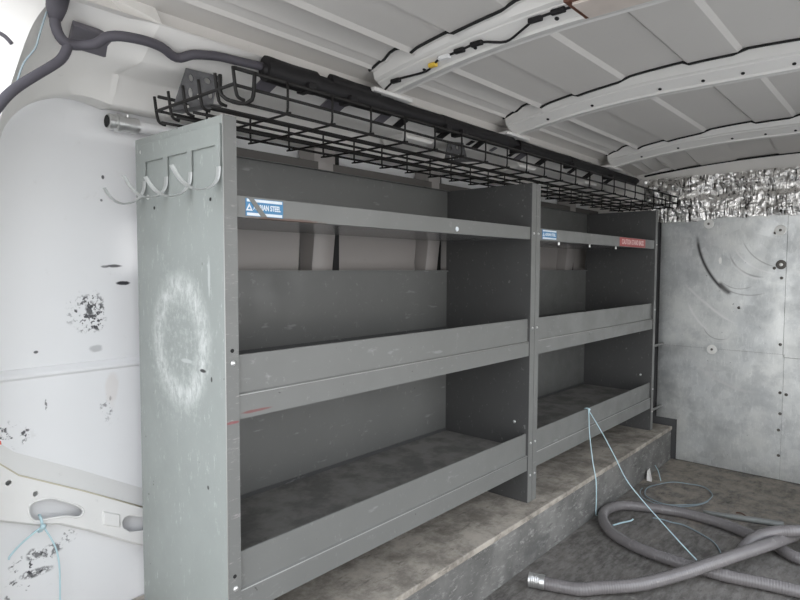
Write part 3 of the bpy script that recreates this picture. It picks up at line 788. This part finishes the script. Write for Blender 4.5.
# pipe fitting
t = empty('pipe_fitting', (-.02, .445, 1.452), 'silver threaded pipe fitting poking out past the shelf end on the white wall', 'pipe fitting')
MB().lathe([(0, .0175), (.002, .0195), (.012, .0195), (.014, .0175), (.02, .0175), (.022, .0225), (.032, .0225), (.034, .0185), (.06, .0185), (.063, .020), (.075, .020), (.077, .0165)], (-.046, .445, 1.453), (1, 0, 0), 20).build('coupling', 'alu', t, smooth=30)
MB().lathe([(0, .0155), (.0012, .014)], (-.0475, .445, 1.453), (1, 0, 0), 18).build('bore', 'dark_void', t)
MB().tube([(.03, .445, 1.453), (.30, .445, 1.453)], .0155, 14).build('pipe', 'pillar', t, smooth=60)
MB().lathe([(0, .004), (.008, .004)], (.005, .445, 1.470), (0, -.2, 1), 8).build('set_screw', 'alu', t)

# ------------------------------------------------------------------ pressed rail on the wall, with oval hole and string
t = empty('wall_rail', (-.1, .44, .45), 'white pressed-steel wall rail with oval holes beside the grey end panel', 'rail')
YF = .448
outer = [(-.44, .735), (-.30, .645), (-.262, .608), (-.12, .530), (.06, .425), (.06, .325), (.0, .358), (-.109, .429), (-.178, .469), (-.231, .484), (-.301, .516), (-.44, .575)]
oval = [(-.2435, .531), (-.236, .537), (-.224, .539), (-.195, .536), (-.16, .516), (-.134, .497), (-.125, .485), (-.126, .475), (-.138, .471), (-.166, .482), (-.199, .487), (-.226, .489), (-.238, .498), (-.2445, .515)]
hole2 = [(-.03, .423), (-.024, .433), (-.012, .435), (.03, .417), (.04, .378), (-.012, .392), (-.027, .408)]
small = [ell(-.283, .597, .006, .006), ell(-.229, .556, .005, .006), ell(-.052, .440, .003, .003)]
MX = Matrix(((1, 0, 0, 0), (0, 0, -1, YF), (0, 1, 0, 0), (0, 0, 0, 1)))
plate('face_plate', outer, [oval, hole2] + small, .003, MX, 'rail', t, bevel=.0015)
up = [(-.44, .735), (-.30, .645), (-.262, .608), (-.12, .530), (.06, .425)]
MB().grid([[(x, YF, z) for x, z in up], [(x, YF + .0015, z + .003) for x, z in up], [(x, .474, z + .052) for x, z in up]]).build('top_ledge', 'rail', t, smooth=30)
MB().tube([(x, YF - .001, z + .001) for x, z in up], .0022, 6).build('sealant_seam', 'seam', t, smooth=True)
dn = [(.06, .325), (.0, .358), (-.109, .429), (-.178, .469), (-.231, .484), (-.301, .516), (-.44, .575)]
MB().grid([[(x, YF, z) for x, z in dn], [(x, YF + .006, z - .006) for x, z in dn], [(x, .472, z - .010) for x, z in dn]]).build('lower_flange', 'rail', t, smooth=True)
MB().tube(smooth_path([(x, YF - .0015, z) for x, z in oval + oval[:1]], .004), .003, 6, cap=False).build('hole_rim', 'rail', t, smooth=True)
MB().hexa([(-.080, YF - .0015, .470), (-.036, YF - .0015, .448), (-.036, YF - .0015, .410), (-.080, YF - .0015, .432)], [(-.078, YF - .007, .466), (-.038, YF - .007, .446), (-.038, YF - .007, .414), (-.078, YF - .007, .434)]).build('raised_pad', 'rail', t, bevel=.002)

t = empty('blue_string', (-.22, .44, .48), 'short light blue string knotted round the white wall rail', 'string')
MB().tube(smooth_path([(-.221, .452, .502), (-.220, .444, .495), (-.218, .440, .478), (-.219, .443, .466), (-.222, .455, .460)], .004), .0032, 6).build('loop', 'string', t, smooth=True)
MB().lathe([(0, .002), (.003, .006), (.008, .007), (.012, .003)], (-.219, .440, .478), (0, -1, 0), 8).build('knot', 'string', t, smooth=True)
MB().tube(smooth_path([(-.221, .436, .477), (-.24, .438, .466), (-.266, .44, .448), (-.287, .438, .430), (-.289, .438, .423)], .006), .0024, 6).build('strand', 'string', t, smooth=True)
MB().tube(smooth_path([(-.218, .436, .477), (-.208, .434, .456), (-.194, .434, .42), (-.187, .434, .38), (-.186, .434, .33), (-.188, .434, .25), (-.19, .434, .18)], .01), .0022, 6).build('strand', 'string', t, smooth=True)
o = MB().hexa([(-.31, .4728, .705), (-.288, .4728, .69), (-.284, .4728, .665), (-.31, .4728, .66)], [(-.31, .4715, .702), (-.291, .4715, .688), (-.287, .4715, .667), (-.31, .4715, .663)]).build('paint_mark', 'redmark')
tag(o, 'small red paint mark on the white wall by the rear pillar', 'paint mark')

# ------------------------------------------------------------------ hoses on the floor
R = .0215
t = empty('vacuum_hose', (1.4, -.4, 0), 'long grey ribbed vacuum hose with a silver cuff, looped on the dark floor', 'hose')
hp = [(1.104, -.165, 0.0225), (1.122, -.215, .0225), (1.15, -.28, .0225), (1.196, -.332, .028), (1.293, -.429, .035), (1.423, -.517, .050), (1.524, -.586, .070), (1.656, -.65, .078), (1.82, -.715, .077), (1.966, -.751, .062), (2.086, -.774, .045), (2.20, -.805, .028),
      (2.30, -.85, .0225), (2.36, -.96, .0225), (2.28, -1.06, .0225), (2.10, -1.03, .0225), (1.95, -.94, .0225),
      (1.893, -.80, .0225), (1.952, -.711, .0225), (1.996, -.618, .0225), (2.033, -.519, .0225), (2.045, -.42, .0225), (2.042, -.335, .0225), (2.0, -.215, .0225), (1.95, -.125, .0225), (1.875, -.092, .0225), (1.80, -.094, .0225), (1.714, -.133, .0225), (1.63, -.209, .0225), (1.578, -.33, .0225), (1.564, -.443, .0225), (1.566, -.544, .0225), (1.576, -.638, .0225), (1.604, -.738, .0225), (1.624, -.835, .0225),
      (1.66, -.98, .0225), (1.80, -1.17, .0225), (2.0, -1.25, .03), (2.18, -1.20, .06), (2.22, -1.08, .085), (2.15, -.97, .10), (2.05, -.88, .108), (1.946, -.79, .108), (1.907, -.726, .098), (1.863, -.685, .088), (1.80, -.656, .076), (1.76, -.643, .060), (1.735, -.638, .050)]
path = smooth_path(hp, .0022)
acc = 0; rad = []
for i, p in enumerate(path):
    if i: acc += (p - path[i - 1]).length
    rad.append(R + .0006 * math.sin(acc / .0088 * 2 * math.pi))
MB().tube(path, rad, 14).build('corrugated_tube', 'hose', t, smooth=True)
d = (V(hp[0]) - V(hp[1])).normalized()
prof = [(-.012, .0235), (0, .0245), (.003, .0245), (.004, .0228)]
for k in range(5): prof += [(.006 + k * .006, .0242), (.009 + k * .006, .0228)]
prof += [(.037, .0245), (.041, .0245), (.042, .019)]
MB().lathe(prof, V(hp[0]) + V((0, 0, .0025)), d, 20).build('cuff', 'silver', t, smooth=35)

o = MB().tube(smooth_path([(2.215, -.372, .013), (2.20, -.45, .013), (2.18, -.56, .013), (2.166, -.66, .013), (2.155, -.74, .013), (2.15, -.80, .013)], .02), [.006] * 2 + [.011] * 3 + [.0125] * 40, 10)if False else None
pth = smooth_path([(2.154, -.405, .009), (2.166, -.508, .012), (2.198, -.617, .013), (2.22, -.70, .013)], .02)
o = MB().tube(pth, [.007 + .0055 * min(1, i / 8) for i in range(len(pth))], 10).build('floor_tube', 'wand', smooth=True)
tag(o, 'thin straight grey tube lying on the floor behind the hose', 'tube')

# strings and cords on the floor
t = empty('blue_string', (1.834, -.005, .46), 'light blue string tied to the far shelf lip and trailing to the floor hose', 'string')
MB().tube(smooth_path([(1.834, .018, .462), (1.834, .006, .4665), (1.834, -.003, .455), (1.81, -.02, .36), (1.79, -.045, .25), (1.776, -.068, .17), (1.775, -.072, .08), (1.79, -.066, .012), (1.83, -.065, .004)], .012), .0024, 6).build('strand', 'string', t, smooth=True)
MB().tube(smooth_path([(1.834, .018, .462), (1.834, .006, .4665), (1.836, -.003, .456), (1.81, -.07, .385), (1.765, -.15, .300), (1.72, -.22, .225), (1.69, -.30, .165), (1.64, -.39, .12), (1.59, -.47, .085), (1.556, -.535, .055)], .012), .0024, 6).build('strand', 'string', t, smooth=True)
MB().lathe([(0, .002), (.003, .006), (.008, .006), (.012, .002)], (1.834, .001, .462), (0, -1, 0), 8).build('knot', 'string', t, smooth=True)
o = MB().tube(smooth_path([(1.755, -.155, .004), (1.80, -.175, .006), (1.842, -.20, .009), (1.85, -.205, .016)], .01), .0034, 6).build('string_offcut', 'string', smooth=True)
tag(o, 'short pale blue string end lying on the floor inside the hose loop', 'string')

lp = []
for i in range(60):
    a = i / 58 * 2 * math.pi * 1.0 + 2.0
    lp.append((2.31 + .175 * math.cos(a) - .035 * math.sin(a), -.255 + .135 * math.sin(a), .006 + .004 * math.sin(3 * a) ** 2))
tail = [(2.50, -.055, .05), (2.48, -.08, .03), (2.45, -.10, .012)]
t = empty('wire_coil', (2.3, -.26, 0), 'thin blue-grey wire coiled in a loose ring on the floor by the platform', 'wire')
MB().tube(lp, .0028, 6).build('ring', 'cord', t, smooth=True)
lp2 = [(2.30 + .185 * math.cos(a) - .03 * math.sin(a), -.245 + .145 * math.sin(a), .007) for a in [1.6 + i * .09 for i in range(34)]]
MB().tube(lp2, .0026, 6).build('ring', 'cord', t, smooth=True)
MB().tube(smooth_path([(2.54, -.07, .045), (2.50, -.10, .03), (2.43, -.135, .008)], .01), .0024, 6).build('tail', 'string', t, smooth=True)
o = MB().tube(smooth_path([(1.945, -.255, .004), (1.955, -.29, .004), (1.952, -.33, .004), (1.955, -.38, .005), (1.92, -.45, .004), (1.87, -.515, .004), (1.80, -.555, .004), (1.75, -.57, .004), (1.70, -.575, .004)], .01), .003, 6).build('loose_cable', 'cord', smooth=True)
tag(o, 'thin dark blue-grey cord curling across the floor between the hose strands', 'cord')
o = MB().tube(smooth_path([(2.255, -.515, .003), (2.25, -.535, .008), (2.22, -.56, .01), (2.19, -.575, .003)], .006), .003, 6).build('debris_strip', 'brown', smooth=True)
tag(o, 'small curled brown strip lying on the floor behind the grey tube', 'debris')
o = MB().hexa([(2.40, -.0745, .002), (2.45, -.0745, .002), (2.45, -.085, .002), (2.40, -.10, .002)], [(2.41, -.0735, .05), (2.45, -.0735, .055), (2.445, -.075, .05), (2.41, -.078, .04)]).build('paper_scrap', 'cream')
tag(o, 'small crumpled pale scrap on the floor against the platform front', 'scrap')

# ------------------------------------------------------------------ light: open rear doors, overcast sky
wd = bpy.data.worlds.new('sky'); SC.world = wd; wd.use_nodes = True
wn = wd.node_tree.nodes; wl = wd.node_tree.links
bg = wn['Background']
tc = wn.new('ShaderNodeTexCoord'); sp = wn.new('ShaderNodeSeparateXYZ'); wl.new(tc.outputs['Generated'], sp.inputs[0])
mr = wn.new('ShaderNodeMapRange'); wl.new(sp.outputs[2], mr.inputs[0]); mr.inputs[1].default_value = -.05; mr.inputs[2].default_value = .7
mx = wn.new('ShaderNodeMix'); mx.data_type = 'RGBA'; wl.new(mr.outputs[0], mx.inputs[0])
mx.inputs[6].default_value = (1.0, .99, .97, 1); mx.inputs[7].default_value = (.88, .95, 1.06, 1)
wl.new(mx.outputs[2], bg.inputs[0]); bg.inputs[1].default_value = 2.5

sl = bpy.data.lights.new('sun', 'SUN'); sl.energy = 2.6; sl.angle = math.radians(2); sl.color = (1, .95, .88)
so = bpy.data.objects.new('sun', sl); COL.objects.link(so)
so.rotation_euler = V((-.35, -.50, -.80)).to_track_quat('-Z', 'Y').to_euler()
# ------------------------------------------------------------------ camera
cd = bpy.data.cameras.new('camera'); cam = bpy.data.objects.new('camera', cd); COL.objects.link(cam)
yaw, pitch, roll = math.radians(41.2907), math.radians(-3.1383), math.radians(.2336)
F = V((math.cos(pitch) * math.cos(yaw), math.cos(pitch) * math.sin(yaw), math.sin(pitch)))
Rt = F.cross(V((0, 0, 1))).normalized(); Up = Rt.cross(F)
R2 = Rt * math.cos(roll) + Up * math.sin(roll); U2 = Up * math.cos(roll) - Rt * math.sin(roll)
cam.matrix_world = Matrix(((R2.x, U2.x, -F.x, -.69514), (R2.y, U2.y, -F.y, -1.10092), (R2.z, U2.z, -F.z, 1.09115), (0, 0, 0, 1)))
cd.sensor_width = 36; cd.lens = 594.995 / 800 * 36; cd.clip_start = .02
SC.camera = cam
SC.view_settings.view_transform = 'Standard'; SC.view_settings.look = 'None'; SC.view_settings.gamma = 1; SC.view_settings.use_curve_mapping = False
SC.view_settings.exposure = 0.3
